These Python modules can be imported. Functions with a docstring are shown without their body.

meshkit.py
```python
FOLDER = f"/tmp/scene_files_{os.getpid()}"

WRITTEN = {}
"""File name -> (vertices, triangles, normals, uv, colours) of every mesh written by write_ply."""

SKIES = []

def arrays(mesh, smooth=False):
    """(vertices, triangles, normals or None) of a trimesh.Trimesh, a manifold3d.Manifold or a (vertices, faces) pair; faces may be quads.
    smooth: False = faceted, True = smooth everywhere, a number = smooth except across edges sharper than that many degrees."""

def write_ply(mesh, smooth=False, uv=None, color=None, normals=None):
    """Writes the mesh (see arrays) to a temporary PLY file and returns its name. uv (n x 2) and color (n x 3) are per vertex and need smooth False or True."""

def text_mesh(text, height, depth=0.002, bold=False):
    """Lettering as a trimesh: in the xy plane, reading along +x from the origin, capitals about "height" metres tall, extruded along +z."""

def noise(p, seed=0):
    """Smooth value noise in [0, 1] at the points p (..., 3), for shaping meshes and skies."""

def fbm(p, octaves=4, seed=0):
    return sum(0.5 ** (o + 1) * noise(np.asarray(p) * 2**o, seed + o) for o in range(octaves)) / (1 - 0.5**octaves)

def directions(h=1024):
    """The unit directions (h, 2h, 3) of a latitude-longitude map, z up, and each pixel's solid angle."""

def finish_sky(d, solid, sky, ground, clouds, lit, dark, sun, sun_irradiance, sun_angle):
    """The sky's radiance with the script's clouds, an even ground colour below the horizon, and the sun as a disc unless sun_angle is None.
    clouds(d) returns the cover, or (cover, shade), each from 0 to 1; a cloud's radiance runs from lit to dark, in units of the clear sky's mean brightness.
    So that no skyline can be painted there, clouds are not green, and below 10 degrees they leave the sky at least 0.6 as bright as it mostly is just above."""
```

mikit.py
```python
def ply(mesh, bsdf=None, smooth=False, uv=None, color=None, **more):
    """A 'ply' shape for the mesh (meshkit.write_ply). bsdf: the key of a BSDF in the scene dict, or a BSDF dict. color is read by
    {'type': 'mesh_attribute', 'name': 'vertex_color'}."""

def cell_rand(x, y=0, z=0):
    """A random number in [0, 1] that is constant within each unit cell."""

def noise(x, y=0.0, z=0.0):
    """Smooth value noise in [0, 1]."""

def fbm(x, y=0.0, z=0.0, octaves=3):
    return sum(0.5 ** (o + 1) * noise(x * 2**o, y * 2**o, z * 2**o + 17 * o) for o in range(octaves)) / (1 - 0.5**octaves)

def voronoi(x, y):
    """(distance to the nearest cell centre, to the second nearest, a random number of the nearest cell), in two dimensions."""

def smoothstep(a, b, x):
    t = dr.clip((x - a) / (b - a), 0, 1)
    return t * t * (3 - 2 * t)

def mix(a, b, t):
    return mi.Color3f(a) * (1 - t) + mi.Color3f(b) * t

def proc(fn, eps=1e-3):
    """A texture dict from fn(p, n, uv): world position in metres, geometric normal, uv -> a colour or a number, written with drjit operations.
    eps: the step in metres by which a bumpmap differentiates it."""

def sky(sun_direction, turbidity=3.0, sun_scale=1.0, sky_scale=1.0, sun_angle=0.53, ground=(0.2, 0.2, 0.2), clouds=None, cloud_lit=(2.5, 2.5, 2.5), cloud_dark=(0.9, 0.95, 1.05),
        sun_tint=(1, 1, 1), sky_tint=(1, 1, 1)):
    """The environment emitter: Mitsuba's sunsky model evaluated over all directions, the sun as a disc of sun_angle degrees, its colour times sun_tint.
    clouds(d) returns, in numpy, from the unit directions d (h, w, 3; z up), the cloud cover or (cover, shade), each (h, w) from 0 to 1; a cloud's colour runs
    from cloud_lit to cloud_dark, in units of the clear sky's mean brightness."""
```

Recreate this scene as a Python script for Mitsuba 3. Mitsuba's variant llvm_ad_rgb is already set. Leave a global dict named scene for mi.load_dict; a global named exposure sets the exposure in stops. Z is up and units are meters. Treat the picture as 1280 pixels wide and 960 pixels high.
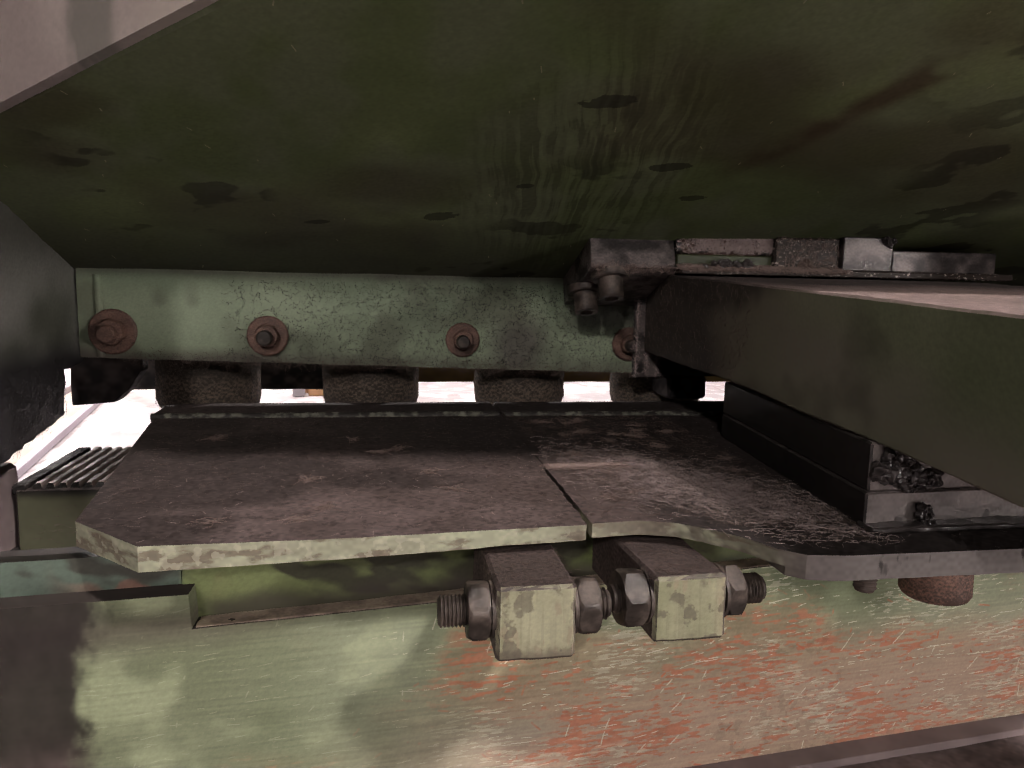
import math
import numpy as np, trimesh, mitsuba as mi, drjit as dr
import manifold3d as m3
from manifold3d import Manifold, CrossSection
import mikit, meshkit
from mikit import proc, noise, fbm, voronoi, cell_rand, smoothstep, mix

scene = {'type': 'scene'}
labels = {}
# ------------------------------------------------------------------ camera, lamps, exposure
exposure = 0.55
CAM = np.array([0, 0, 1.10])
yaw, pitch, roll = math.radians(9.5), math.radians(8.0), 0.022
FWD = np.array([math.sin(yaw)*math.cos(pitch), math.cos(yaw)*math.cos(pitch), -math.sin(pitch)])
_r0 = np.array([math.cos(yaw), -math.sin(yaw), 0]); _u0 = np.cross(_r0, FWD)
RIGHT = _r0*math.cos(roll) + _u0*math.sin(roll); UP = np.cross(RIGHT, FWD)
T = mi.ScalarTransform4f
scene['camera'] = {'type': 'perspective', 'fov': 67.38, 'fov_axis': 'x', 'near_clip': 0.02, 'far_clip': 100.0,
    'to_world': T().look_at(origin=CAM.tolist(), target=(CAM+FWD).tolist(), up=UP.tolist())}
# hall lamps: position, bulb radius, radiance (they hang in the hall in front of and behind the machine; the last one is added to light the ridged block)
LAMPS = [((3.1, -3.6, 6.4), 0.30, 500.0), ((-2.6, -7.5, 4.6), 0.26, 300.0), ((1.6, -9.0, 4.7), 0.24, 100.0), ((5.0, -4.2, 1.75), 0.25, 190.0),
         ((-2.0, 6.2, 6.0), 0.20, 760.0), ((2.6, 6.4, 6.0), 0.20, 900.0), ((-4.0, 9.6, 2.2), 0.25, 330.0)]
TINT = np.array([1.0, 0.91, 0.875])
HALL = 0.006            # dim even light of the hall
scene['hall_light'] = {'type': 'constant', 'radiance': {'type': 'rgb', 'value': (HALL*np.array([1.0, .85, .85])).tolist()}}

# ------------------------------------------------------------------ helpers
rng = np.random.default_rng(7)
def V3(*a): return np.array(a, float)
def tm(m):
    if isinstance(m, Manifold):
        k = m.to_mesh(); return trimesh.Trimesh(np.array(k.vert_properties[:, :3]), np.array(k.tri_verts), process=True)
    return m
def mf(t):
    return Manifold(m3.Mesh(np.asarray(t.vertices, np.float32), np.asarray(t.faces, np.uint32)))
def hullpts(pts): return Manifold.hull_points(np.asarray(pts, float))
def bev(m, c):
    """chamfer by adding a small octahedron all round (the solid is given smaller by c)"""
    o = hullpts([[c,0,0],[-c,0,0],[0,c,0],[0,-c,0],[0,0,c],[0,0,-c]])
    return m.minkowski_sum(o)
def box(lo, hi, c=0.001):
    lo, hi = np.array(lo, float), np.array(hi, float); pts = []
    for s in np.ndindex(2, 2, 2):
        p = np.where(s, hi, lo); q = np.where(s, -1, 1)*c
        for k in range(3):
            v = p + q; v[k] = p[k]; pts.append(v)
    return hullpts(pts)
def prism(poly, z0, z1, c=0.0):
    """polygon in xy between z0 and z1, chamfered by c"""
    cs = CrossSection([np.asarray(poly, float)])
    if cs.area() <= 0: cs = CrossSection([np.asarray(poly, float)[::-1]])
    if c: cs = cs.offset(-c, m3.JoinType.Miter)
    m = Manifold.extrude(cs, (z1-z0) - 2*c).translate([0, 0, z0 + c])
    return bev(m, c) if c else m
def rough(m, amp, freq, edge, seed=0, sub=0.0, subf=0):
    """refine a solid and push its skin in and out by noise, so that no edge stays ruler straight"""
    t = tm(mf(tm(m)).refine_to_length(edge)); t.merge_vertices()
    v = np.array(t.vertices); n = t.vertex_normals
    d = amp*(2*meshkit.fbm(v*freq, 3, seed)-1)
    if sub: d = d + sub*(2*meshkit.noise(v*subf, seed+9)-1)
    t.vertices = v + n*d[:, None]
    return t
def rot_to(axis):
    """matrix turning +z to axis"""
    return trimesh.geometry.align_vectors([0, 0, 1], np.asarray(axis, float))
def lathe(prof, at, axis, n=40):
    t = trimesh.creation.revolve(np.array(prof, float), sections=n)
    t.merge_vertices(); t.apply_transform(rot_to(axis)); t.apply_translation(at); t.fix_normals(); return t
def hexprism(r, h, at, axis, spin=0.0, c=0.0012):
    a = np.arange(6)*math.pi/3 + spin
    ring = lambda rr, z: np.c_[rr*np.cos(a), rr*np.sin(a), np.full(6, z)]
    b = np.arange(24)*math.pi/12
    circ = lambda rr, z: np.c_[rr*np.cos(b), rr*np.sin(b), np.full(24, z)]
    t = tm(hullpts(np.vstack([ring(r, h*.2), ring(r, h*.8), circ(r*.87, 0), circ(r*.87, h)])))
    t.apply_transform(rot_to(axis)); t.apply_translation(at); return t
def thread(r, h, pitch, at, axis, n=40):
    prof = [[0, 0], [r*.85, 0]]; z = .0
    while z + pitch < h:
        prof += [[r*.86, z+.05*pitch], [r, z+.45*pitch], [r, z+.6*pitch], [r*.86, z+.98*pitch]]; z += pitch
    prof += [[r*.8, h], [0, h]]
    return lathe(prof, at, axis, n)
def fibers(pts, nrm, length, rad, curl, seed, lift=.35, segs=5, jitter=.5, direction=None):
    """many hair-like curled strands as one mesh of three-sided tubes. pts, nrm: roots and surface normals"""
    g = np.random.default_rng(seed); pts = np.asarray(pts, float); N = len(pts)
    nrm = np.broadcast_to(np.asarray(nrm, float), pts.shape)
    a = g.normal(size=(N, 3)) if direction is None else np.asarray(direction, float) + .35*g.normal(size=(N, 3))
    d = a - nrm*(a*nrm).sum(1, keepdims=True); d /= np.linalg.norm(d, axis=1, keepdims=True)
    side = np.cross(nrm, d)
    L = length*(1-jitter + 2*jitter*g.random(N))/segs
    turn = curl*g.normal(size=N); up = lift*g.random(N)
    P = [pts]; ang = np.zeros(N); el = up
    for s in range(segs):
        ang = ang + turn + .25*curl*g.normal(size=N); el = el - up*1.5/segs
        step = (d*np.cos(ang)[:, None] + side*np.sin(ang)[:, None])*np.cos(el)[:, None] + nrm*np.sin(el)[:, None]
        q = P[-1] + step*L[:, None]; P.append(q)
    P = np.stack(P, 1)                                                 # N, S+1, 3
    tan = np.gradient(P, axis=1); tan /= np.linalg.norm(tan, axis=2, keepdims=True) + 1e-12
    b1 = np.cross(tan, nrm[:, None] + .2); b1 /= np.linalg.norm(b1, axis=2, keepdims=True) + 1e-12
    b2 = np.cross(tan, b1)
    r = rad*(.6+.8*g.random(N))[:, None, None]*np.linspace(1, .45, segs+1)[None, :, None]
    ring = [P + r*(b1*math.cos(k*2*math.pi/3) + b2*math.sin(k*2*math.pi/3)) for k in range(3)]
    v = np.stack(ring, 2).reshape(-1, 3)                               # N, S+1, 3(k)
    f = []
    base = np.arange(N)*(segs+1)*3
    for s in range(segs):
        for k in range(3):
            i, j = s*3+k, s*3+(k+1) % 3
            f.append(np.c_[base+i, base+j, base+j+3]); f.append(np.c_[base+i, base+j+3, base+i+3])
    return trimesh.Trimesh(v, np.vstack(f), process=False)
def clump(at, size, n, seed, stretch=(1, 1, 1), dirn=None):
    """a lump of overlapping crumbs"""
    g = np.random.default_rng(seed); out = []
    for k in range(n):
        s = trimesh.creation.icosphere(2, size*(.25+.4*g.random()))
        s.vertices *= (.6 + 1.2*meshkit.noise(s.vertices/size*4+31*k, seed))[:, None]
        s.apply_transform(trimesh.transformations.random_rotation_matrix(g.random(3)))
        s.apply_translation(np.array(at) + g.normal(size=3)*size*np.array(stretch)*.6)
        out.append(s)
    return trimesh.util.concatenate(out)
def numbered(key):
    if key not in scene and key not in labels: return key
    k = 1
    while f'{key}_{k:03d}' in scene or f'{key}_{k:03d}' in labels: k += 1
    return f'{key}_{k:03d}'
def put(key, mesh, bsdf, smooth=30, **info):
    key = numbered(key); scene[key] = mikit.ply(tm(mesh), bsdf, smooth=smooth)
    if info: labels[key] = info
    return key
def thing(name, label, cat, group=None, **more):
    key = numbered(name); labels[key] = dict(label=label, category=cat, **more)
    if group: labels[key]['group'] = group
    return key
def part(t, name, mesh, bsdf, smooth=30, **info): return put(t + '__' + name, mesh, bsdf, smooth, **info)

# ------------------------------------------------------------------ materials
C3 = mi.Color3f
def flecks(x, y, cell, L, w, seed, ang0=0.0, angr=math.pi, keep=1.0):
    """short strokes, one per cell: 1 on a stroke"""
    x, y = mi.Float(x)/cell, mi.Float(y)/cell; m = mi.Float(0)
    for a in (-1, 0, 1):
        for b in (-1, 0, 1):
            i, j = dr.floor(x)+a, dr.floor(y)+b
            r1, r2, r3, r4 = (cell_rand(i, j, seed+k) for k in range(4))
            ca = ang0 + (r3-.5)*angr; c, s = dr.cos(ca), dr.sin(ca)
            dx, dy = x-(i+r1), y-(j+r2)
            u, v = dx*c+dy*s, dy*c-dx*s
            v = v + .35*u*u*(r1-.5)
            u = dr.maximum(dr.abs(u)-L*(.3+.7*r4)/cell*.5, 0)
            d = dr.sqrt(u*u+v*v)*cell
            m = dr.maximum(m, dr.select(r4*7.13-dr.floor(r4*7.13) < keep, 1-smoothstep(w*.5, w, d), 0))
    return m
def grain(p, f, a=.3):
    '''fine grain about 1, on axes turned away from the faces'''
    u, v, w = .71*p.x+.55*p.y+.44*p.z, -.62*p.x+.77*p.y+.17*p.z, -.33*p.x-.41*p.y+.85*p.z
    return 1 - a/2 + a*(.6*noise(u*f, v*f, w*f) + .4*noise(u*f*2.3+7, v*f*2.3, w*f*2.3))
def blob(x, y, cx, cy, rx, ry, soft=.5):
    d = dr.sqrt(dr.square((x-cx)/rx)+dr.square((y-cy)/ry)); return 1-smoothstep(1-soft, 1+soft, d)
def mat(name, color, rough=.55, spec=.4, metallic=0.0, bump=None, bump_scale=None, **more):
    b = {'type': 'principled', 'base_color': proc(color) if callable(color) else {'type': 'rgb', 'value': list(color)},
         'roughness': proc(rough) if callable(rough) else rough, 'specular': spec, 'metallic': metallic, **more}
    if bump is not None: b = {'type': 'bumpmap', 'bump': proc(bump, eps=4e-4), 'scale': bump_scale or 1.0, 'inner': b}
    scene[name] = {'type': 'twosided', 'bsdf': b}

def c_overhang(p, n, uv):
    x, y = p.x, p.y
    w = fbm(x*5, y*5, p.z*5, 4); f = fbm(x*23, y*19, 3.0, 3); gr = grain(p, 380, .34)
    c = mix((.060, .076, .032), (.112, .135, .062), smoothstep(.3, .7, w))
    c = mix(c, (.088, .098, .060), .6*smoothstep(.35, .65, f))
    c = mix(c, (.036, .028, .018), .6*smoothstep(.54, .72, fbm(x*4+5, y*7+3, 1.0, 4)))       # brown grime
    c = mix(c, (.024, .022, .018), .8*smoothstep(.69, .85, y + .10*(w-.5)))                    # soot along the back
    u = x + .30*dr.square(y-.80) - .10*(y-.6)*noise(x*14, 1.0, 0.0) + .012*fbm(x*16, y*22, 2.0, 3)
    run = fbm(u*240, y*7 + 3*noise(x*30, y*20, 1.), 5.0, 3)*.75 + .25*noise(x*90, y*60, 3.)                                                            # oil runs
    zone = blob(x + .03*(w-.5), y, .155, .645, .085, .15, .5)
    c = mix(c, (.018, .017, .010), .42*zone*smoothstep(.50, .64, run))
    c = mix(c, (.105, .130, .062), .35*zone*smoothstep(.48, .36, run))
    sm = smoothstep(.60, .66, fbm(x*18+y*11, y*24-x*4, 8.0, 4))
    c = mix(c, (.014, .012, .009), .65*sm*smoothstep(.46, .6, noise(x*6, y*6, 4.0)))           # oil smears
    q = fbm(x*150, y*190, 3.0, 3)
    for cx, cy, rx, ry in ((.154, .536, .022, .008), (.050, .716, .016, .008), (.230, .617, .020, .006), (.118, .655, .008, .004), (.27, .665, .014, .005), (-.06, .735, .012, .004)):
        c = mix(c, (.013, .012, .009), .72*smoothstep(.66, .78, q*.5 + .9*blob(x-.4*(y-cy), y+.25*(x-cx), cx, cy, rx, ry, .9)))
    band = blob((x-.35)*.527-(y-.505)*.85 , (x-.35)*.85+(y-.505)*.527 + .012*(f-.5), 0, 0, .13, .013, .7)           # brown smear at the right
    c = mix(c, (.034, .020, .013), .8*band*smoothstep(.25, .55, fbm(x*30, y*30, 1.0, 2)))
    c = mix(c, (.20, .17, .12), .6*flecks(x, y, .030, .006, .0006, 71, 1.4, 1.2, .12))           # small scratches
    return c*gr
mat('paint_overhang', c_overhang, lambda p, n, uv: .52 + .3*fbm(p.x*9, p.y*9, 0.0, 3), .2,
    bump=lambda p, n, uv: fbm(p.x*40, p.y*40, p.z*40, 3)*.0011 + noise((p.x+.12*p.y+.02*noise(p.x*9, p.y*9))*140, p.y*8)*.0007*blob(p.x, p.y, .15, .63, .08, .16, .5))

def c_cheek(p, n, uv):
    w = fbm(p.x*9, p.y*9, p.z*9, 3)
    c = mix((.06, .064, .050), (.20, .195, .18), smoothstep(.3, .7, w))
    c = mix(c, (.035, .036, .028), .8*smoothstep(1.07, 1.14, p.z+.05*(w-.5)))*grain(p, 420, .3)  # dark top above a paler band: a lit patch painted in
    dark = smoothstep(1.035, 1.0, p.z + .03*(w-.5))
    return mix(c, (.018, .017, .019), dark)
mat('paint_cheek', c_cheek, .5, .4, bump=lambda p, n, uv: fbm(p.x*260, p.y*260, p.z*260, 3)*.0016*smoothstep(1.04, .99, p.z))

def c_front(p, n, uv):
    w = fbm(p.x*7, p.y*7, p.z*7, 4)
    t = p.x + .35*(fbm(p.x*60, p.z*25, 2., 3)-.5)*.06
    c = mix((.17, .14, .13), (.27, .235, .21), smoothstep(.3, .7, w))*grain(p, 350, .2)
    c = mix(c, (.085, .082, .07), .75*smoothstep(-.196, -.188, t)*smoothstep(-.148, -.160, t)*smoothstep(1.222, 1.232, p.z + .02*fbm(p.x*200, 1., 1., 2)))  # dark upright patch, a cast shadow painted into the plate colour
    return mix(c, (.30, .265, .225), .5*smoothstep(-.15, -.12, p.x))
mat('paint_front', c_front, .5, .4)

def c_beam(p, n, uv):
    x, z = p.x, p.z
    w = fbm(x*8, z*8, 1.0, 4); f = noise(x*160, z*160, p.y*160)
    c = mix((.135, .175, .115), (.215, .258, .175), smoothstep(.3, .7, w))*grain(p, 600, .3)
    right = smoothstep(-.16, .0, x)
    dots = dr.maximum(flecks(x, z, .0045, .0030, .0005, 11, keep=.8), flecks(x, z, .0060, .0042, .0005, 13, keep=.6))*smoothstep(.25, .55, fbm(x*60, z*60, 5., 2))
    c = mix(c, (.035, .036, .03), dots*(.08+.42*right))
    c = mix(c, (.30, .34, .25), .22*right*smoothstep(.6, .8, f))
    c = mix(c, (.07, .052, .055), .75*blob(x + .02*(w-.5), z+.02*(w-.5), .155, 1.026, .03, .03, .6))
    c = mix(c, (.06, .055, .04), .5*smoothstep(.55, .72, fbm(x*15+9, z*15, 2.0, 3)))
    edge = smoothstep(1.022, 1.004, z + .012*x + .022*(w-.5))
    c = mix(c, (.085, .068, .062), .75*edge*(1-.45*right))
    c = mix(c, (.04, .035, .03), .7*smoothstep(1.086, 1.098, z + .008*(w-.5)))
    c = mix(c, (.03, .028, .024), .85*smoothstep(.19, .235, x + .04*(w-.5))*smoothstep(1.03, 1.05, z))
    return c
mat('paint_beam', c_beam, .65, .25, bump=lambda p, n, uv: fbm(p.x*300, p.y*300, p.z*300, 2)*.0003*smoothstep(-.2, 0., p.x) + fbm(p.x*30, p.z*30, 0.0, 2)*.0005)

def c_table(p, n, uv):
    x, y = p.x, p.y
    w = fbm(x*9, y*9, 3.0, 4); f = noise(x*420, y*420, p.z*420); m = fbm(x*45, y*45, 2.0, 3)
    dust = mix((.090, .066, .060), (.150, .112, .105), smoothstep(.3, .7, w*.6+m*.4))
    dust = mix(dust, (.040, .031, .029), .8*smoothstep(.46, .62, fbm(x*6+2, y*11+1, 5.0, 4)))
    back = dr.maximum(smoothstep(.52, .68, y + .10*(w-.5) - .10*(.1-x)), smoothstep(.15, .21, x+.06*(w-.5)))  # dust darkened to the rear for overhang shade, and blackish at the right
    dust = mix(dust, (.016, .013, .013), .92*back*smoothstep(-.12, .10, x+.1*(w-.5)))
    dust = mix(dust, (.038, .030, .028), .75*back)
    dust = mix(dust, (.012, .010, .010), .35*smoothstep(.60, .74, fbm(x*170, y*170, 8., 4)))                  # pits
    dust = mix(dust, (.23, .18, .165), .7*flecks(x, y, .016, .007, .0005, 81, 0., 6.28, .45)*(1-.5*back))
    dust = dust*(.70+.60*f)*.68
    ed = mix((.262, .27, .19), (.185, .18, .13), smoothstep(.35, .65, fbm(x*25, y*25, p.z*60, 3)))
    ed = mix(ed, (.10, .075, .055), .75*smoothstep(.52, .70, fbm(x*70+4, p.z*170, 1.0, 5)))
    ed = mix(ed, (.30, .29, .22), .5*smoothstep(.60, .68, fbm(x*240, p.z*240, 5.0, 3)))
    ed = mix(ed, (.085, .07, .055), .8*smoothstep(.06, .16, x)*smoothstep(.35, .55, fbm(x*80, y*80, p.z*80, 3)))
    ed = mix(ed, (.12, .105, .10), smoothstep(.205, .235, x))
    ed = mix(ed, (.15, .137, .13), .7*smoothstep(.24, .26, x))
    ed = mix(ed, (.02, .017, .015), .8*smoothstep(.235, .25, x)*smoothstep(.60, .68, fbm(x*110, 3., p.z*40, 4)))
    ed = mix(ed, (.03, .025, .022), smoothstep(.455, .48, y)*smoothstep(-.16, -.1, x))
    ed = ed*(.85+.3*f)
    return mix(ed, dust, smoothstep(.35, .75, n.z + .25*(m-.5)))
mat('table_dust', c_table, .78, .2, bump=lambda p, n, uv: fbm(p.x*320, p.y*320, p.z*320, 3)*.0010)

def c_lug(p, n, uv):
    x, z = p.x, p.z
    w = fbm(x*35, z*35, p.y*35, 3); g = noise(x*260, z*14, 1.0)
    fc = mix((.15, .152, .09), (.235, .228, .15), smoothstep(.3, .7, w))*(.9+.2*noise(x*420, z*16, 7.))
    fc = mix(fc, (.22, .18, .12), .45*smoothstep(.55, .8, g)*smoothstep(.4, .7, noise(x*40, z*12, 2.0)))
    fc = mix(fc, (.20, .16, .11), .6*smoothstep(.60, .72, fbm(x*220, z*90, 4.0, 3)))
    fc = mix(fc, (.08, .065, .045), .16*smoothstep(.58, .7, fbm(x*420, z*22, 8.0, 3)))
    fc = mix(fc, (.07, .055, .04), .75*smoothstep(.905, .897, z + .010*(fbm(x*160, z*160, 2., 3)-.5)))
    fc = mix(fc, (.06, .048, .036), .6*smoothstep(.60, .70, fbm(x*120, z*120, 12., 4)))
    fc = fc*grain(p, 600, .3)
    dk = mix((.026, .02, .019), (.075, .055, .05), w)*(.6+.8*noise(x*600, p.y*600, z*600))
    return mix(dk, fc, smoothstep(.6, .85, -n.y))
mat('lug_paint', c_lug, .6, .35, bump=lambda p, n, uv: fbm(p.x*300, p.y*300, p.z*300, 2)*.0006)

def c_bed(p, n, uv):
    x, z = p.x, p.z
    w = fbm(x*7, z*7, 1.0, 4); q = fbm(x*22, z*26, 3.0, 3)
    wear = smoothstep(-.06, .18, x + .15*(w-.5))*smoothstep(.90, .82, z)
    low = smoothstep(.84, .765, z - .05*x + .04*(w-.5))
    c = mix((.140, .172, .098), (.228, .252, .168), smoothstep(.3, .7, w))
    c = mix(c, (.095, .105, .060), .7*smoothstep(.08, -.12, x + .14*(w-.5) - .25*(z-.80)))  # left end darkened in the paint colour, standing in for shadow
    c = mix(c, (.29, .32, .20), .5*smoothstep(.5, .7, q))
    c = mix(c, (.34, .335, .225), .35*wear*smoothstep(.35, .65, fbm(x*5+3, z*12, 2.0, 3)))
    c = mix(c, (.45, .335, .275), .6*low*smoothstep(-.08, .1, x))
    red = fbm(x*130, z*560, 4.0, 5)*.6 + fbm(x*22, z*40, 7.0, 3)*.4
    gate = smoothstep(.40, .64, fbm(x*10+2, z*19, 12.0, 3) + .14*(wear-.6) + .30*low*wear - .07*(1-low))
    c = mix(c, (.40, .22, .145), .33*gate*smoothstep(-.12, .04, x))
    c = mix(c, (.43, .15, .085), .75*gate*smoothstep(.535, .60, red)*smoothstep(-.12, .02, x))
    c = mix(c, (.45, .135, .07), .85*flecks(x, z, .016, .010, .0009, 41, .3, 2.4, .35)*wear*smoothstep(.4, .6, noise(x*260, z*260)))
    s1 = flecks(x, z, .022, .036, .00040, 21, .08, .25, .6); s2 = flecks(x, z, .026, .020, .0006, 31, 1.1, .9, .35); s3 = flecks(x, z, .010, .009, .0004, 91, .07, .4, .45)
    wh = dr.maximum(s1, dr.maximum(s2, s3))*smoothstep(.35, .6, noise(x*300, z*300))
    c = mix(c, (.62, .60, .47), .8*wh*(.12+.88*smoothstep(-.02, .10, x + .1*(w-.5))))
    c = mix(c, (.56, .54, .42), .42*smoothstep(.58, .66, fbm(x*120, z*800, 9.0, 4) + .05*wear)*smoothstep(.48, .62, fbm(x*18, z*34, 15., 2))*smoothstep(-.02, .10, x))
    c = mix(c, (.12, .11, .07), .22*wear*smoothstep(.62, .68, fbm(x*200, z*200, 19.0, 3))*smoothstep(.45, .6, q))
    c = mix(c, (.075, .06, .05), .7*smoothstep(.905, .89, z)*smoothstep(.865, .892, z + .012*(q-.5))*smoothstep(.0, -.1, x))
    c = c*grain(p, 520, .26)*(.9+.2*noise(x*40, z*700, 3.))
    e = fbm(x*120, z*90, 11., 3)
    dark_patch = smoothstep(-.166, -.184, x + .10*(.80-z) + .02*(q-.5) + .02*(e-.5))  # dark patch over the left end, paler towards its bottom
    c = mix(c, mix((.020, .015, .014), (.060, .042, .040), smoothstep(.84, .79, z + .03*(q-.5)))*(.6+.8*e), .96*dark_patch)
    c = mix(c, (.035, .028, .025), smoothstep(.5, .8, n.z))
    return c
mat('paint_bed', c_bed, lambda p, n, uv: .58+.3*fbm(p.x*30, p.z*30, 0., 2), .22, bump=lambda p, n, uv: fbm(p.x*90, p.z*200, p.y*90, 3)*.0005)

def c_bedup(p, n, uv):
    x, z = p.x, p.z
    w = fbm(x*9, z*14, 1.0, 4); q = fbm(x*40, z*40, 3.0, 3)
    c = mix((.10, .125, .045), (.17, .205, .085), smoothstep(.3, .7, w))
    c = mix(mix((.020, .026, .020), (.078, .105, .082), smoothstep(.35, .65, w)), c, smoothstep(-.125, -.12, x))  # shadow over the left plate mixed into its blue green
    c = mix(c, (.17, .075, .055), .7*smoothstep(.48, .6, q)*blob(x, z, -.145, .918, .035, .03, .6))
    c = mix(c, (.03, .026, .02), .85*smoothstep(.56, .68, fbm(x*26+z*40, z*36-x*10, 2.0, 3)))
    c = mix(c, (.02, .018, .015), smoothstep(.5, .8, n.z))*grain(p, 500, .3)  # top face blackened in colour, reading as the dark gap behind it
    c = mix(c, (.045, .036, .03), .85*smoothstep(.905, .892, z + .012*(q-.5))*smoothstep(-.12, -.1, x))
    return c
mat('paint_bed_upper', c_bedup, .5, .4)
def c_tan(p, n, uv):
    w = fbm(p.x*60, p.y*60, p.z*60, 3); return mix((.17, .13, .105), (.32, .26, .20), smoothstep(.3, .7, w))*(.75+.5*noise(p.x*700, p.y*700, p.z*700))
mat('dust_tan', c_tan, .9, .1, bump=lambda p, n, uv: fbm(p.x*400, p.y*400, p.z*400, 2)*.0008)
def c_ground(p, n, uv):
    w = fbm(p.x*20, p.y*20, p.z*20, 4)
    return mix((.05, .038, .036), (.15, .115, .11), smoothstep(.3, .7, w))*(.7+.6*noise(p.x*300, p.y*300, p.z*300))
mat('dust_pink', lambda p, n, uv: mix((.13, .10, .10), (.25, .20, .195), fbm(p.x*40, p.y*40, p.z*40, 4)), .8, .15)
mat('dust_dark', c_ground, .9, .1, bump=lambda p, n, uv: fbm(p.x*200, p.y*200, p.z*200, 3)*.0012)

def c_arm(p, n, uv):
    y, z = p.y, p.z
    w = fbm(y*8, z*8, p.x*8, 4)
    c = mix((.078, .092, .050), (.128, .138, .085), smoothstep(.3, .7, w))*grain(p, 450, .3)
    c = mix(c, (.150, .132, .110), .7*smoothstep(.42, .62, fbm(y*3+8, z*5, 9., 4)))
    c = mix(c, (.030, .027, .020), .45*smoothstep(.50, .72, fbm(y*14+3, z*16, 2., 4)))
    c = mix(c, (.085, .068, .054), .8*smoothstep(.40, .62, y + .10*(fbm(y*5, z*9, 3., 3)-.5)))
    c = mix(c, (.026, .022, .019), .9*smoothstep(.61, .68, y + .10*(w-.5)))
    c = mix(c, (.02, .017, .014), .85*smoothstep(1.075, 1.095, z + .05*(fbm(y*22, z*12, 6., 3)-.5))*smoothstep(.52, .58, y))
    top = mix(mix((.17, .125, .115), (.26, .20, .185), w), (.045, .036, .034), smoothstep(.50, .62, y + .12*(w-.5)))  # far end of the top painted dark for the overhang shadow
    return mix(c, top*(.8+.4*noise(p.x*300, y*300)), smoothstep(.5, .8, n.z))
mat('paint_arm', c_arm, .65, .22, bump=lambda p, n, uv: fbm(p.y*25, p.z*25, 0., 3)*.0012+fbm(p.x*300, p.y*300, p.z*300, 2)*.0007*smoothstep(.5, .65, p.y))

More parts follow.
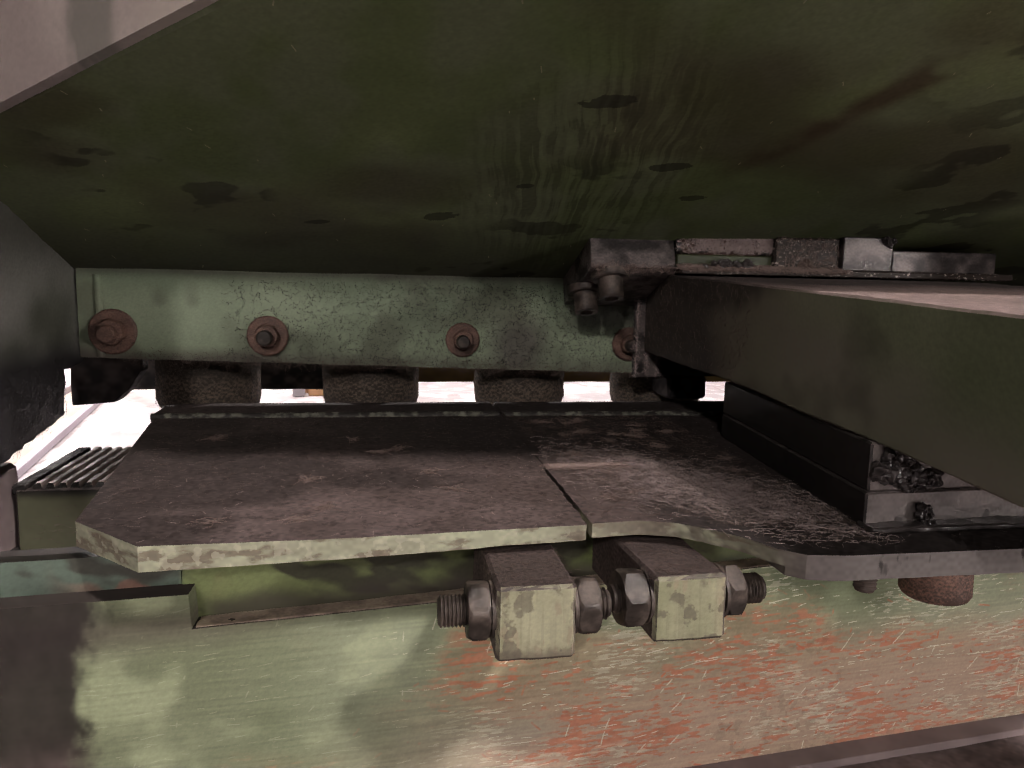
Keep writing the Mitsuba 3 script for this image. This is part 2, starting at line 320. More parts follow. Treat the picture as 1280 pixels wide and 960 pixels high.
def c_black(p, n, uv):
    w = fbm(p.x*60, p.y*60, p.z*60, 3); return mix((.010, .009, .009), (.045, .036, .034), smoothstep(.35, .75, w))
mat('black_grime', c_black, .75, .25, bump=lambda p, n, uv: fbm(p.x*240, p.y*240, p.z*240, 3)*.0015)
def c_foot(p, n, uv):
    w = fbm(p.x*430, p.y*430, p.z*430, 3); v = fbm(p.x*20, p.y*20, p.z*20, 3)
    c = mix((.04, .033, .028), (.125, .098, .075), smoothstep(.30, .80, w + .25*(v-.5)))
    return mix(c, (.022, .019, .016), .75*smoothstep(.968, .99, p.z + .02*(v-.5)))
mat('foot_casting', c_foot, .75, .2, bump=lambda p, n, uv: fbm(p.x*300, p.y*300, p.z*300, 3)*.0010)
def c_steel(p, n, uv):
    w = fbm(p.x*90, p.y*90, p.z*90, 3); return mix((.022, .017, .014), (.085, .066, .055), smoothstep(.3, .75, w))*grain(p, 700, .5)
mat('oily_steel', c_steel, .5, .4, .2, bump=lambda p, n, uv: fbm(p.x*500, p.y*500, p.z*500, 2)*.0004)
def c_rust(p, n, uv):
    w = fbm(p.x*900, p.y*900, p.z*900, 3)*.6 + .4*fbm(p.x*60, p.y*60, p.z*60, 2); return mix((.065, .040, .032), (.175, .100, .075), smoothstep(.35, .7, w))*grain(p, 700, .4)
mat('rusty_steel', c_rust, .6, .35, .15, bump=lambda p, n, uv: fbm(p.x*400, p.y*400, p.z*400, 2)*.0005)
def c_mach(p, n, uv):
    w = fbm(p.x*35, p.y*35, p.z*35, 4); s = noise(p.x*700, p.y*700, p.z*500)
    c = mix((.095, .082, .078), (.185, .16, .15), smoothstep(.3, .7, w))*(.8+.4*s)
    c = mix(c, (.035, .03, .028), .9*smoothstep(.66, .74, fbm(p.x*110, p.y*110, p.z*70, 3)))
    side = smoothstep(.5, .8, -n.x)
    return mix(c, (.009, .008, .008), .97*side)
mat('machined_steel', c_mach, .45, .5, .3, bump=lambda p, n, uv: fbm(p.x*350, p.y*350, p.z*350, 2)*.0004)
def c_rail(p, n, uv):
    w = fbm(p.x*60, p.y*60, p.z*60, 3); return mix((.03, .026, .025), (.125, .105, .10), smoothstep(.3, .7, w))*(.7+.6*noise(p.x*600, p.y*600, p.z*600))
mat('rail_steel', c_rail, .32, .6, .4, bump=lambda p, n, uv: fbm(p.x*500, p.y*500, p.z*500, 2)*.0006)
def c_groove(p, n, uv):
    w = fbm(p.x*80, p.y*40, p.z*80, 3)
    c = mix(mix((.03, .025, .023), (.42, .34, .31), smoothstep(.9045, .9085, p.z)), (.14, .11, .10), .6*smoothstep(.5, .65, w)); fr = mix((.07, .072, .045), (.10, .10, .062), w)  # ridge tops pale: dust, and glancing light painted in
    return mix(c, mix(fr, (.014, .012, .010), smoothstep(.893, .903, p.z)), smoothstep(.6, .9, -n.y))
mat('grooved_steel', c_groove, .6, .35, bump=lambda p, n, uv: fbm(p.x*300, p.y*300, p.z*300, 2)*.0008)
mat('weld', lambda p, n, uv: mix((.025, .022, .02), (.15, .15, .12), smoothstep(.38, .72, fbm(p.x*160, p.y*160, p.z*160, 4)))*smoothstep(.1, .6, .35+fbm(p.x*12, 3., 1., 3)), .7, .3)
mat('green_paint', lambda p, n, uv: mix((.006, .006, .004), (.045, .058, .018), fbm(p.x*60, p.y*60, p.z*60, 3)), .5, .4)
mat('lint_pale', (.165, .122, .107), .9, .1)
mat('lint_white', (.36, .29, .275), .9, .1)
mat('lint_brown', (.085, .062, .053), .9, .1)
mat('lint_black', (.025, .022, .022), .8, .2)
mat('grease', lambda p, n, uv: mix((.008, .007, .007), (.06, .05, .048), fbm(p.x*200, p.y*200, p.z*200, 3)), .3, .5)
def c_floor(p, n, uv):
    x, y = p.x, p.y
    w = fbm(x*1.5, y*1.5, 1.0, 4); q = fbm(x*7, y*7, 2.0, 3)
    c = mix((.36, .325, .335), (.54, .50, .505), smoothstep(.35, .65, w*.5+q*.5))
    c = mix(c, (.26, .22, .225), .55*smoothstep(.56, .66, fbm(x*3.2, y*2.1, 6., 5)))
    c = mix(c, (.30, .25, .25), .6*flecks(x, y, .7, .8, .018, 51, .4, 2.6, .7))
    c = mix(c, (.60, .57, .57), .6*flecks(x, y, .6, .7, .014, 61, -.4, 2.0, .7))
    return c
mat('concrete', c_floor, .6, .3, bump=lambda p, n, uv: fbm(p.x*30, p.y*30, 0., 3)*.004)
mat('strip_beige', lambda p, n, uv: mix((.24, .18, .14), (.36, .28, .23), noise(p.x*5, p.y*5)), .6, .3)
mat('strip_lilac', (.33, .29, .33), .6, .3)
def c_fuzz(p, n, uv):
    q = fbm(p.x*420, p.y*420, p.z*420, 3); up = smoothstep(1.120, 1.142, p.z)*smoothstep(.27, .42, p.x)
    return mix(mix((.010, .008, .007), (.045, .020, .014), smoothstep(.4, .6, noise(p.x*60, p.z*60))), (.46, .36, .34), smoothstep(.64, .70, q + .14*up))
mat('fuzz', c_fuzz, .4, .5, bump=lambda p, n, uv: fbm(p.x*500, p.y*500, p.z*500, 2)*.002)
def c_speck(p, n, uv):
    q = fbm(p.x*480, p.y*480, p.z*480, 2); return mix((.018, .012, .009), (.42, .36, .33), smoothstep(.64, .74, q))
mat('speckled_grime', c_speck, .6, .3)
mat('yellow_paint', (.72, .52, .03), .5, .4)
mat('wood', lambda p, n, uv: mix((.22, .12, .06), (.34, .20, .11), noise(p.x*30, p.y*30, p.z*6)), .7, .2)
mat('grey_block', (.20, .18, .19), .6, .3)
mat('brown_bar', lambda p, n, uv: mix((.05, .03, .015), (.16, .10, .035), fbm(p.x*40, p.y*40, p.z*40, 3)), .6, .3)
mat('lamp_housing', (.5, .5, .5), .5, .4)

# ------------------------------------------------------------------ floor and what stands on it behind the machine
fx = trimesh.Trimesh([[-30, -30, 0], [30, -30, 0], [30, 30, 0], [-30, 30, 0]], [[0, 1, 2], [0, 2, 3]])
put('floor', fx, 'concrete', False, kind='structure')
def floor_strip(a, b, wd, h, m, label):
    a, b = V3(*a), V3(*b); d = b-a; L = np.linalg.norm(d); t = tm(box([0, -wd/2, 0.0], [L, wd/2, h], .004))
    t.apply_transform(trimesh.transformations.rotation_matrix(math.atan2(d[1], d[0]), [0, 0, 1])); t.apply_translation([a[0], a[1], 0.004])
    put('floor_rail', t, m, False, label=label, category='rail')
floor_strip((-1.72, 3.2), (-2.46, 7.6), .05, .05, 'strip_lilac', 'lilac grey rail lying on the bright floor, edge nearest the clear concrete')
floor_strip((-1.90, 3.2), (-2.64, 7.6), .26, .02, 'strip_beige', 'beige rail lying on the floor beside the lilac one')
floor_strip((-2.10, 3.2), (-2.84, 7.6), .10, .06, 'strip_lilac', 'lilac grey rail on the floor beyond the beige one')
post = thing('yellow_post', 'yellow painted post standing at the far end of the floor rails', 'post')
part(post, 'shaft', box([-2.45, 7.25, .01], [-2.32, 7.40, .9], .01), 'yellow_paint')
part(post, 'base_plate', box([-2.50, 7.20, .004], [-2.27, 7.45, .02], .003), 'grey_block')
def crate(x0, x1, y, h, m, label, name='crate', cat='crate'):
    k = thing(name, label, cat); n = 4; s = h/n
    for i in range(n):
        part(k, 'board', box([x0, y, .02+i*s], [x1, y+.03, .02+(i+.86)*s], .004), m, False)
    part(k, 'body', box([x0+.01, y+.031, .004], [x1-.01, y+.5, h-.01], .004), m, False)
crate(-2.2, -1.5, 8.0, .6, 'wood', 'brown wooden crate far behind the machine beside the yellow post')
crate(.05, .42, 8.2, .5, 'grey_block', 'grey slatted crate at the far edge of the floor, left of its neighbour')
crate(.55, .95, 8.3, .5, 'wood', 'brown slatted crate between two grey ones at the far floor edge')
crate(1.1, 2.05, 8.4, .5, 'grey_block', 'wide grey slatted crate at the far floor edge')
crate(2.15, 2.45, 8.3, .5, 'wood', 'small brown slatted crate at the right end of the far row')
crate(2.6, 3.6, 8.4, .5, 'grey_block', 'grey slatted crate at the far right edge of the floor')
crate(-1.4, -.1, 8.6, .6, 'grey_block', 'grey slatted crate behind the loose blocks on the floor')
put('metal_block', box([-.80, 6.9, .004], [-.70, 7.0, .115], .006), 'grey_block', False, label='small grey metal block lying on the bright floor behind the machine', category='block')
put('wood_block', box([-.67, 6.95, .004], [-.53, 7.05, .12], .006), 'wood', False, label='small brown wooden block on the floor beside the grey one', category='block')
sp = thing('spool', 'small pale brown spool on the floor between the two blocks', 'spool')
part(sp, 'core', lathe([[0, 0], [.03, 0], [.03, .1], [0, .1]], [-.69, 7.15, .006], [0, 0, 1], 20), 'wood')
part(sp, 'flange', lathe([[0, 0], [.05, 0], [.05, .012], [0, .012]], [-.69, 7.15, .106], [0, 0, 1], 20), 'wood')

# ------------------------------------------------------------------ lamps of the hall
for i, (pos, r, L) in enumerate(LAMPS):
    k = thing('ceiling_lamp', ['hall lamp high to the right, nearest the front of the machine', 'low hanging hall lamp far in front, on the left', 'hall lamp far in front of the middle of the machine', 'work lamp on a stand, low down to the right in front of the machine', 'hall lamp over the bright floor behind, on the left', 'hall lamp over the bright floor behind, on the right', 'added lamp on a stand far behind the machine on the left'][i], 'lamp', 'hall lamps high above the machine')
    if pos[2] < 3:
        part(k, 'stand', lathe([[0, .004], [.3, .004], [.3, .03], [.03, .06], [.03, pos[2]-r], [0, pos[2]-r]], [pos[0], pos[1], 0], [0, 0, 1], 24), 'lamp_housing')
    part(k, 'housing', lathe([[0, r*1.25], [r*.5, r*1.25], [r*.5, r*2], [0, r*2]], pos, [0, 0, 1], 24), 'lamp_housing')
    b = trimesh.creation.icosphere(2, r); b.apply_translation(pos)
    kk = part(k, 'bulb', b, 'lamp_housing', True)
    scene[kk]['emitter'] = {'type': 'area', 'radiance': {'type': 'rgb', 'value': (L*TINT).tolist()}}

# ------------------------------------------------------------------ machine frame: overhang, cheek
SL = 0.376                                                     # the underside rises towards the viewer
def ovz(y): return 1.0959 + SL*(.8674-y)
frame = thing('shearing_machine', 'dark green overhanging shearing machine frame with oil stained underside and sooty left cheek', 'machine')
plan = [(-.36, .655), (.05, .36), (.9, .29), (.9, .90), (-.36, .90)]
pts = []
for x, y in plan:
    pts.append([x, y, 1.75])
cen = np.mean(plan, 0)
for x, y in plan:
    d = np.array([x, y])-cen; d /= np.linalg.norm(d); q = np.array([x, y])-d*.012
    pts.append([q[0], q[1], ovz(q[1])]); pts.append([x, y, ovz(y)+.010])
ov = hullpts(pts)
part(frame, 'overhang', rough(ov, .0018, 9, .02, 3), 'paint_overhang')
# front plate on the left
a, b = V3(-.36, .655, 0), V3(.05, .36, 0); d = (b-a)/np.linalg.norm(b-a); nn = V3(d[1], -d[0], 0)
fp = []
for s in (-.1, .42):
    q = a + d*s
    for o in (-.004, .005): fp += [[*(q+nn*o)[:2], ovz(q[1])-.003], [*(q+nn*o)[:2], 1.74]]
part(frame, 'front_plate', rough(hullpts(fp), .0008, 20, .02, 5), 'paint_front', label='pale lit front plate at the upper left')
ck = [(.872, 1.20), (.872, 1.001), (.824, .998), (.817, .953), (.683, .935), (.52, .915), (.52, 1.30)]
cm = prism(ck, 0, .045).transform(np.array([[0, 0, -1, -.3156], [1, 0, 0, 0], [0, 1, 0, 0]], float))
cheek = rough(cm, .0012, 30, .008, 6, .0014, 260)
part(frame, 'added_side_wall', box([.88, .36, .60], [.93, 1.2, 1.22], .004), 'paint_arm')  # unseen wall added to stop rear floor light leaking in
part(frame, 'left_cheek', cheek, 'paint_cheek', label='dark left cheek, its lower part black with fuzzy dirt')
g = np.random.default_rng(5)
py = g.uniform(.60, .82, 1500); pz = g.uniform(.935, 1.01, 1500); ok = pz > .935+(py-.683)*.134
part(frame, 'lint', fibers(np.c_[np.full(ok.sum(), -.3150), py[ok], pz[ok]], [1, 0, 0], .007, .00018, .5, 21, .9), 'lint_black', False, kind='stuff')

# ------------------------------------------------------------------ hold-down beam with its bolts
beam = thing('hold_down_beam', 'pale grey green steel beam with speckled paint and rusty bolts across the back', 'beam')
bm = hullpts([[x, y, z] for x, z0 in ((-.3135, 1.0062), (.93, .973)) for y in (.86, .90) for z in (z0, 1.105)])
part(beam, 'bar', rough(bm, .0008, 40, .006, 8, .0002, 300), 'paint_beam')
seam = trimesh.creation.cylinder(.004, .085, sections=16).subdivide().subdivide(); seam.apply_translation([-.293, .860, 1.05])
part(beam, 'weld_seam', rough(mf(seam) if seam.is_watertight else box([-.297, .856, 1.008], [-.289, .8605, 1.092]), .0012, 120, .003, 4), 'paint_beam')
for i, (x, z, r, spin) in enumerate([(-.2798, 1.0335, .0255, .2), (-.1243, 1.0305, .0232, .5), (.0862, 1.0280, .0205, .1), (.2800, 1.0246, .021, .3)]):
    lab = ['brown bolt washer at the left end of the beam', 'pinkish rusty washer, second bolt of the beam', 'orange rusty washer, third bolt of the beam', 'oily washer half hidden by the flange'][i]
    r *= .93
    wk = part(beam, 'washer', rough(lathe([[0, 0], [r, 0], [r, .003], [r*.93, .0042], [r*.62, .0042], [r*.6, .003], [0, .003]], [x, .8592, z], [0, -1, 0], 48), .0003, 200, .004, i), 'rusty_steel', label=lab)
    part(wk, 'bolt_head', hexprism(r*.60, .011, [x, .8565, z], [0, -1, 0], spin), 'rusty_steel')
    part(wk, 'bolt_end', lathe([[0, 0], [r*.38, 0], [r*.38, .009], [r*.32, .011], [0, .0115]], [x-.001, .8465, z-.001], [0, -1, 0], 28), 'oily_steel' if i else 'rusty_steel')
g = np.random.default_rng(15); n = 900
x = g.uniform(-.27, .36, n); zb = 1.0062-(x+.3135)*.027
part(beam, 'lint', trimesh.util.concatenate([
    fibers(np.c_[x, np.full(n, .8585), zb+g.normal(size=n)*.0035+.002], [0, -1, -.3], .008, .00016, .5, 22, .8),
    fibers(np.c_[x[:420], np.full(420, .860), zb[:420]+.001], [0, -1, 0], .009, .00018, .45, 23, .6, direction=[0, -.2, -1])]), 'lint_brown', False, kind='stuff')
n = 3000; x = -.17+.52*g.random(n)**.85; z = g.uniform(1.0, 1.088, n)
part(beam, 'lint', fibers(np.c_[x, np.full(n, .8592), z], [0, -1, 0], .0048, .00024, .35, 24, .25), 'lint_black', False, kind='stuff')

# clamp feet under the beam
for i, (x, r) in enumerate([(-.2055, .0582), (-.0165, .0575), (.168, .0565), (.348, .058)]):
    k = thing('clamp_foot', ['rough dark clamp foot under the left end of the beam', 'rough dark clamp foot, second from the left under the beam', 'rough clamp foot, third from the left under the beam, brown in its lower half', 'rough clamp foot at the right, partly behind the black box'][i], 'clamp foot')
    pr = [[0, .934], [r-.016, .934], [r-.008, .9365], [r-.002, .943], [r, .952], [r, 1.0], [0, 1.0]]
    part(k, 'pad', rough(lathe(pr, [x, .95, 0], [0, 0, 1], 72), .0016, 90, .004, 30+i, .0004, 300), 'foot_casting')
    part(k, 'stem', lathe([[0, 1.0], [r*.75, 1.0], [r*.75, 1.08], [0, 1.08]], [x, .95, 0], [0, 0, 1], 40), 'black_grime')
    a = g.uniform(-math.pi*.95, -.05, 260)
    part(k, 'lint', fibers(np.c_[x+r*np.cos(a), .95+r*np.sin(a), g.uniform(.94, 1.0, 260)], np.c_[np.cos(a), np.sin(a), 0*a], .006, .00015, .5, 40+i, .7), 'lint_brown', False, kind='stuff')
# bars behind the feet
put('rear_bar', rough(box([-.352, 1.10, .9362], [.0, 1.16, 1.08]), .0008, 60, .012, 2), 'black_grime', label='black bar behind the left clamp feet', category='bar')
put('rear_bar', rough(box([.006, 1.10, .9465], [.93, 1.15, 1.06]), .0008, 60, .012, 3), 'brown_bar', label='brown yellowish bar behind the right clamp feet', category='bar')
sb = prism([(-.343, 1.02), (-.343, .947), (-.299, .950), (-.283, .964), (-.270, .985), (-.270, 1.02)], 0, .03, .001).transform(np.array([[1, 0, 0, 0], [0, 0, -1, .94], [0, 1, 0, 0]], float))
put('stop_bracket', rough(sb, .0008, 60, .006, 4), 'black_grime', label='black bracket hanging between the left cheek and the first clamp foot', category='bracket')

# ------------------------------------------------------------------ table plates
g = np.random.default_rng(77)
def jag(y0, y1, x, n, amp, s):
    y = np.linspace(y0, y1, n); return [(x+amp*(2*v-1), yy) for v, yy in zip(meshkit.noise(np.c_[y*220, y*0, y*0], s), y)]
tab = thing('table_plate', 'broad dusty brown table plate with pale green front edge and clipped left corner', 'table plate')
pl1 = [(-.236, .868), (-.178, .467), (-.130, .4195), (-.0141, .4225), (.1195, .4315)] + jag(.436, .568, .1204, 26, .0014, 3) + jag(.574, .862, .1234, 30, .0003, 3)
sol = prism(pl1, .9382, .9529).trim_by_plane([-.020, 0, 1], .9386+.0025)        # thinner towards the seam
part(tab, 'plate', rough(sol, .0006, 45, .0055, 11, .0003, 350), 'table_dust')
bead = lambda x0, x1, y0, y1, r, s: rough(mf(trimesh.creation.cylinder(r, segment=[[x0, y0, .953], [x1, y1, .953]], sections=14)), .0016, 130, .004, s)
part(tab, 'weld_bead', bead(-.228, .120, .797, .796, .0042, 12), 'weld')
part(tab, 'back_strip', rough(box([-.229, .806, .9525], [.120, .869, .9555], .001), .0006, 60, .006, 13), 'table_dust')
n = 1500; x = g.uniform(-.2, .12, n); y = g.uniform(.43, .80, n)
part(tab, 'lint', fibers(np.c_[x, y, np.full(n, .9530)], [0, 0, 1], .006, .00011, .5, 51, .5), 'lint_brown', False, kind='stuff')
tab2 = thing('table_plate', 'right table plate thick with hair-like lint, its front edge curving forward under the block', 'table plate')
pl2 = [(.1238, .434), (.1546, .437), (.175, .4305), (.189, .4195), (.2055, .4005), (.2155, .382), (.2275, .3705), (.2525, .3668), (.72, .3672), (.72, .85), (.1238, .868)] + jag(.862, .438, .1238, 40, .0007, 4)
whole = prism(pl2, .9384, .9527)
sol = whole.trim_by_plane([0, 0, 1], .9438) + whole.trim_by_plane([1, 0, 0], .2195)   # the corner at the right is a thicker piece
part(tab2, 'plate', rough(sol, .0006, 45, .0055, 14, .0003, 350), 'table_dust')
part(tab2, 'weld_bead', bead(.126, .40, .796, .790, .0036, 15), 'weld')
part(tab2, 'back_strip', rough(box([.124, .806, .9525], [.42, .869, .9553], .001), .0006, 60, .006, 16), 'table_dust')
n = 5500
x = np.r_[g.normal(.225, .040, n), g.uniform(.13, .30, 1800)]; y = np.r_[.50+.045*g.normal(size=n)-(x[:n]-.225)*1.0, g.uniform(.42, .80, 1800)]
ok = (x > .127) & (x < .295) & (y > .385) & (y < .86) & ((x < .19) | (y > .42-(x-.19)*1.2)) & ((x > .19) | (y > .44)); x, y = x[ok], y[ok]
h = len(x)//2
part(tab2, 'lint', fibers(np.c_[x[:h], y[:h], np.full(h, .9528)], [0, 0, 1], .011, .00014, .6, 52, .7), 'lint_white', False, kind='stuff')
part(tab2, 'lint', fibers(np.c_[x[h:], y[h:], np.full(len(x)-h, .9528)], [0, 0, 1], .011, .00014, .6, 53, .7), 'lint_brown', False, kind='stuff')
cx = np.r_[g.uniform(.15, .28, 26), g.uniform(-.16, .1, 10)]; cy = np.r_[g.uniform(.44, .78, 26), g.uniform(.45, .78, 10)]
cy = np.where(cx > .2, np.maximum(cy, .44), cy); cnt = g.integers(12, 46, len(cx))
tx, ty = np.repeat(cx, cnt), np.repeat(cy, cnt)
part(tab2, 'lint', fibers(np.c_[tx, ty, np.full(len(tx), .953)] + np.c_[g.normal(size=(len(tx), 2))*.0022, np.zeros(len(tx))], [0, 0, 1], .011, .00022, .7, 55, 1.0), 'lint_pale', False, kind='stuff')
k = thing('lint_pile', 'pale felted pile of lint at the seam between the two table plates', 'lint')
n = 2600; x = g.uniform(.127, .185, n); y = .571+.010*(g.random(n)-.5)
part(k, 'strands', fibers(np.c_[x, y, np.full(n, .9532)], [0, 0, 1], .008, .00016, .5, 54, .5), 'lint_pale', False, kind='stuff')
part(k, 'mat', rough(box([.126, .5655, .9525], [.184, .577, .9545], .0008), .0008, 250, .003, 5), 'lint_pale')
# studs under the right plate
st = thing('threaded_stud', 'short black threaded stud under the right plate corner', 'stud')
part(st, 'thread', thread(.0065, .0155, .0024, [.2762, .388, .9385], [0, 0, -1]), 'oily_steel')
part(st, 'washer', lathe([[0, 0], [.0085, 0], [.0085, .002], [0, .002]], [.2762, .388, .9385], [0, 0, -1], 30), 'oily_steel')
cb = thing('cap_bolt', 'large round brown bolt head under the right plate', 'bolt')
part(cb, 'head', rough(lathe([[0, 0], [.0200, 0], [.0200, .020], [.0185, .0225], [0, .0225]], [.329, .397, .9370], [.03, 0, -1], 48), .0003, 90, .004, 2), 'rusty_steel')
part(cb, 'washer', lathe([[0, 0], [.0225, 0], [.0225, .0015], [0, .0015]], [.329, .397, .9383], [0, 0, -1], 40), 'oily_steel')

# ------------------------------------------------------------------ lug brackets with clamping bolts
def lug(x0, x1, yf, z0, z1, turn, labs, bx, seed):
    k = thing('lug_bracket', labs, 'bracket')
    c = V3((x0+x1)/2, yf, 0); R = trimesh.transformations.rotation_matrix(turn, [0, 0, 1], c)
    w = x1-x0
    t = rough(box([x0, yf, z0], [x1, yf+.11, z1], .0020), .0008, 70, .004, seed, .0002, 400); t.apply_transform(R)
    part(k, 'block', t, 'lug_paint')
    by, bz = yf+.016, (z0+z1)/2+.0025
    ax = V3(math.cos(turn), math.sin(turn), 0)
    o = V3(c[0], by, bz)
    for s, (n0, n1, e, rr) in ((-1, bx[0]), (1, bx[1])):
        part(k, 'threaded_end', thread(.0088, e+.002, .0021, o+ax*s*(w/2-.002), ax*s), 'oily_steel')
        part(k, 'washer', lathe([[0, 0], [.0155, 0], [.0155, .002], [0, .002]], o+ax*s*(w/2), ax*s, 36), 'oily_steel')
        part(k, 'nut', rough(hexprism(rr, n1-n0, o+ax*s*(w/2+n0), ax*s, .25*s+seed), .0002, 200, .004, seed), 'oily_steel')
    n = 250; q = np.c_[g.uniform(x0, x1, n), g.uniform(yf, yf+.06, n), np.full(n, z1+.0002)]
    part(k, 'lint', fibers(q, [0, 0, 1], .006, .00011, .5, 60+seed, .5), 'lint_brown', False, kind='stuff')
lug(.0583, .1018, .381, .8950, .9370, 0.0, 'square cream green lug with nuts on both sides, left of the pair', ((.0025, .0145, .030, .0170), (.0025, .0150, .0225, .0170)), 1)
lug(.1462, .1898, .384, .8995, .9378, 0.05, 'square olive cream lug with nuts on both sides, right of the pair', ((.0025, .0165, .0205, .0170), (.0025, .0130, .029, .0160)), 2)

# ------------------------------------------------------------------ machine bed
def slab(x0, x1, y0, thick, zl, zr, zbl, zbr, k=.1):
    """upright plate whose face runs y = y0 + k x, top from zl to zr, bottom from zbl to zbr"""
    return hullpts([[x, y0+k*x+o, z] for x, zs in ((x0, (zbl, zl)), (x1, (zbr, zr))) for o in (0, thick) for z in zs])
bed = thing('machine_bed', 'scratched green machine bed with red primer showing through, under the table', 'machine bed')
lp = prism([(-.50, .738), (.80, .722), (.80, .905), (-.1140, .8868), (-.1152, .9088), (-.50, .9098)], 0, .10).transform(np.array([[1, 0, 0, 0], [.1, 0, -1, .570], [0, 1, 0, 0]], float))
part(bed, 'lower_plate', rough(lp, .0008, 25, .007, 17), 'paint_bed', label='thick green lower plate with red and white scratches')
part(bed, 'upper_plate', rough(slab(-.1222, .80, .486, .09, .9375, .9375, .86, .86), .0006, 35, .008, 19), 'paint_bed_upper')
part(bed, 'upper_plate', rough(slab(-.50, -.1228, .4868, .010, .9312, .9296, .88, .88), .0006, 35, .008, 20), 'paint_bed_upper', label='blue green stained upper plate at the left, darkened for shadow')
part(bed, 'ledge_dust', rough(slab(-.112, .80, .4712, .0145, .8876, .9058, .884, .902), .0010, 120, .004, 21), 'dust_tan', label='tan dust lying along the ledge')
part(bed, 'core', box([-.50, .56, .55], [.80, .95, .850], .002), 'black_grime')  # black box added inside the hollow bed to keep it dark
part(bed, 'base_ledge', rough(box([-.60, -.10, .60], [.90, .62, .7385], .002), .002, 25, .015, 22), 'dust_dark', label='dusty dark base ledge at the bottom')
part(bed, 'base_strip', rough(slab(-.50, .85, .452, .03, .7450, .7445, .70, .70), .0006, 30, .008, 23), 'dust_pink')

# grooved block on the left
gb = thing('grooved_block', 'oily block with a ridged top at the left end below the table', 'block')
part(gb, 'body', rough(box([-.320, .715, .845], [-.17, .868, .905], .0015), .0008, 50, .006, 24), 'grooved_steel')
for i in range(12):
    x = -.303+i*.0104
    rd = hullpts([[x-.0046, .717, .9035], [x+.0046, .717, .9035], [x-.0022, .719, .9095], [x+.0022, .719, .9095], [x-.0036, .866, .9035], [x+.0056, .866, .9035], [x-.0014, .864, .9095], [x+.0030, .864, .9095]])
    part(gb, 'ridge', rough(rd, .0009, 90, .004, 60+i, .0007, 350), 'grooved_steel')
part(gb, 'left_rim', rough(box([-.323, .716, .9], [-.311, .868, .9085], .001), .001, 90, .004, 25), 'black_grime')
put('frame_foot', rough(box([-.50, .60, .70], [-.327, .74, .925], .004), .004, 30, .01, 26), 'dust_pink', label='dusty brown foot of the frame left of the grooved block', category='frame foot')

# ------------------------------------------------------------------ side arm
arm = thing('side_arm', 'large dark green tapered arm reaching towards the viewer on the right', 'arm')
av = lambda x: [[x, .835, 1.1040], [x, .735, 1.1040], [x, .245, 1.0844], [x, .245, .995], [x, .4246, 1.0063], [x, .637, 1.0158], [x, .835, 1.0180]]
am = prism([(p[1], p[2]) for p in av(0)], 0, .33, .0016).transform(np.array([[0, 0, 1, .29], [1, 0, 0, 0], [0, 1, 0, 0]], float))
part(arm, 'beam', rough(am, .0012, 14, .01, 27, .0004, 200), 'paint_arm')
part(arm, 'flange', rough(box([.281, .832, .989], [.306, .846, 1.088], .001), .0008, 80, .004, 28, .0004, 300), 'rail_steel')
part(arm, 'flange_foot', rough(box([.3062, .834, .990], [.40, .850, 1.0175], .001), .0008, 80, .004, 29, .0004, 300), 'black_grime')
n = 1100; y = g.uniform(.58, .83, n); z = g.uniform(1.02, 1.10, n)
part(arm, 'lint', fibers(np.c_[np.full(n, .2895), y, z], [-1, 0, 0], .006, .00015, .5, 71, .8), 'lint_brown', False, kind='stuff')
n = 900; z = g.uniform(.99, 1.087, n)
part(arm, 'lint', fibers(np.c_[g.choice([.281, .306, .294], n), np.full(n, .8315), z], [0, -1, 0], .006, .00015, .5, 72, .6), 'lint_white', False, kind='stuff')
put('stop_box', rough(box([.325, .842, .962], [.372, .90, .9885], .003), .0008, 80, .005, 31), 'black_grime', label='black box under the arm flange in front of the right clamp foot', category='box')

# blade blocks under the arm
ub = [(.2865, .4085), (.72, .425), (.72, .66), (.3165, .677)]
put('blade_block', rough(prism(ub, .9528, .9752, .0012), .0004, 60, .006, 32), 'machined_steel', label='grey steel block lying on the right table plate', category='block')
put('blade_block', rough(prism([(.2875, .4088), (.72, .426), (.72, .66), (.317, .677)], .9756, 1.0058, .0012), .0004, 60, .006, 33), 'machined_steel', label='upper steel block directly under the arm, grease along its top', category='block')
put('grease_clump', clump([.305, .405, .992], .008, 26, 5, (1.6, .3, 1.0)), 'grease', label='black crusty grease on the upper steel block under the arm', category='grease')
put('grease_clump', clump([.320, .404, .984], .006, 18, 6, (1.6, .3, .6)), 'grease', label='grey black grease crumbs at the joint of the two steel blocks', category='grease')
put('grease_clump', trimesh.util.concatenate([clump([.3235, .406, .966], .004, 8, 7, (.5, .3, 1.0)), clump([.3265, .404, .960], .0045, 10, 8, (.5, .3, 1.2))]), 'grease', label='dark clot of grease stuck on the face of the lower steel block', category='grease')
n = 500
put('grease_line', trimesh.util.concatenate([rough(box([.285, .398, .9526], [.60, .414, .9565], .001), .0015, 150, .004, 34)]), 'grease', label='black greasy line along the foot of the lower steel block', category='grease')

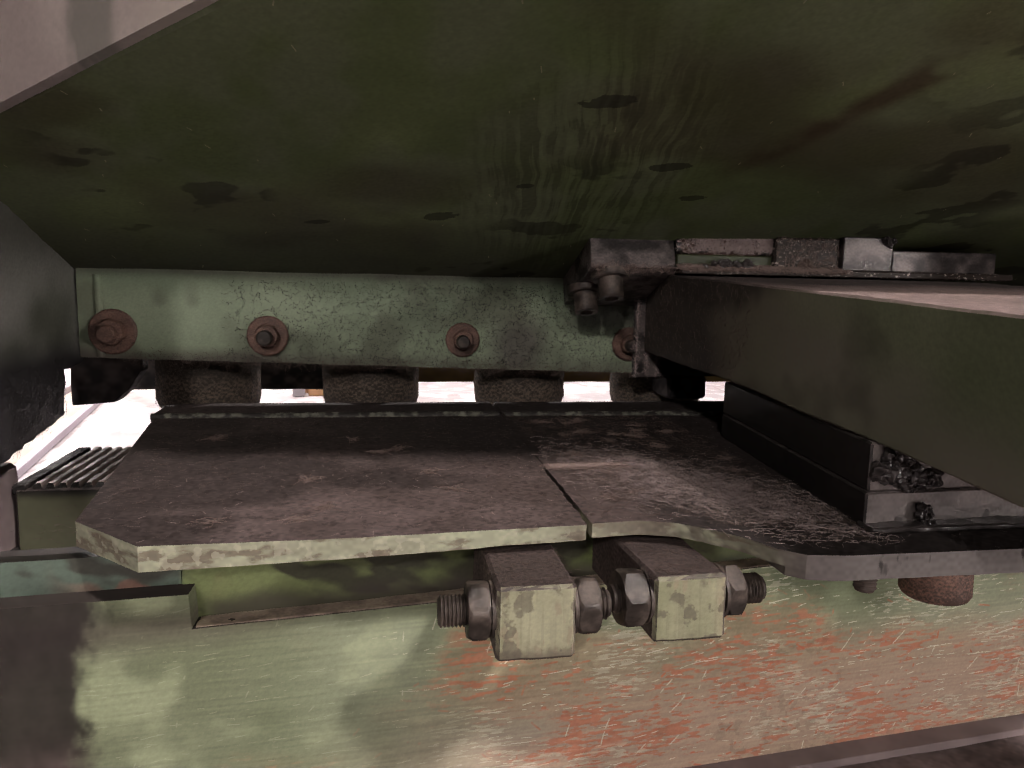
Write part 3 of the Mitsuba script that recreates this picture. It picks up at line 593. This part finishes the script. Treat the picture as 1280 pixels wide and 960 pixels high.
# ------------------------------------------------------------------ guide bracket and rail below the overhang
NO = V3(0, .3519, .9361); DO = V3(0, .9361, -.3519)             # normal up, down-slope to the back
def oslab(x0, x1, y0, L, w0, w1, c=.001):
    t = tm(box([x0, 0, -w1], [x1, L, -w0], c)); M = np.eye(4); M[:3, 1] = DO; M[:3, 2] = NO; M[:3, 3] = [0, y0, ovz(y0)]; t.apply_transform(M); return t
gbk = thing('guide_bracket', 'oily grey steel bracket bolted under the overhang above the arm', 'bracket')
part(gbk, 'block', rough(oslab(.2005, .2885, .752, .118, -.004, .0305), .0005, 60, .005, 35, .0002, 400), 'rail_steel')
for x, y in ((.2245, .7680), (.2105, .8105)):
    o = V3(x, y, ovz(y)) - NO*.030
    s = part(gbk, 'cap_screw', lathe([[0, 0], [.0125, 0], [.0125, .020], [.0115, .0215], [.007, .0215], [.007, .014], [0, .014]], o-NO*.006, -NO, 40), 'oily_steel')
    part(s, 'washer', lathe([[0, 0], [.0195, 0], [.0195, .006], [.0185, .0075], [0, .0075]], o+NO*.0005, -NO, 40), 'oily_steel')
n = 500; q = np.c_[g.uniform(.202, .287, n), np.full(n, 0.), np.full(n, 0.)]; q[:, 1] = .741; q[:, 2] = 1.1105+.002*g.normal(size=n)
part(gbk, 'lint', fibers(q, [0, -1, -.2], .005, .00013, .5, 81, .7), 'lint_pale', False, kind='stuff')

rail = thing('guide_rail', 'dusty slotted guide rail under the overhang behind the arm top', 'rail')
part(rail, 'bar', rough(box([.289, .728, 1.1062], [.66, .86, 1.1125], .0008), .0006, 90, .005, 36), 'speckled_grime')
part(rail, 'green_strip', rough(box([.289, .742, 1.1126], [.43, .80, 1.1255], .001), .0006, 90, .005, 37), 'green_paint')
rl = trimesh.creation.cylinder(.0125, segment=[[.289, .757, 1.1335], [.43, .752, 1.1365]], sections=24)
part(rail, 'roller', rough(mf(rl), .0022, 70, .003, 38, .0016, 260), 'fuzz', label='roller furred with pinkish dust')
part(rail, 'end_lump', rough(box([.390, .735, 1.1126], [.4615, .80, 1.1445], .002), .0012, 90, .005, 39), 'speckled_grime')
part(rail, 'end_plate', rough(box([.4620, .730, 1.1126], [.5180, .80, 1.1470], .001), .0004, 60, .006, 40), 'rail_steel')
part(rail, 'end_plate', rough(box([.5185, .731, 1.1126], [.640, .80, 1.1345], .001), .0004, 60, .006, 41), 'rail_steel')
n = 3000; a = g.uniform(math.pi*.55, math.pi*1.12, n); x = .292+.14*g.random(n)**.6; s_ = (x-.289)/.141
q = np.c_[x, .757-.005*s_+.0128*np.cos(a), 1.1335+.003*s_+.0128*np.sin(a)]
part(rail, 'lint', fibers(q, np.c_[0*a, np.cos(a), np.sin(a)], .0055, .00035, .5, 82, 1.2, segs=4), 'lint_white', False, kind='stuff')
n = 5000; x = g.uniform(.289, .47, n)
part(rail, 'lint', fibers(np.c_[x, np.full(n, .7285)+.006*g.random(n), np.full(n, 1.1120)], [0, -.6, .8], .006, .00035, .5, 83, .9, segs=4), 'lint_pale', False, kind='stuff')
part(rail, 'lint_ball', clump([.424, .735, 1.1175], .0055, 14, 12, (1, .5, 1)), 'lint_brown')
part(rail, 'oil_lump', clump([.345, .733, 1.1150], .0055, 22, 13, (3.4, .4, .5)), 'grease')
part(rail, 'oil_lump', clump([.513, .730, 1.1425], .0045, 10, 14, (1.3, .4, .6)), 'grease')
n = 260
part(rail, 'lint', fibers(np.c_[g.uniform(.39, .46, n), np.full(n, .7345), g.uniform(1.113, 1.144, n)], [0, -1, 0], .006, .00035, .5, 84, .8), 'lint_pale', False, kind='stuff')
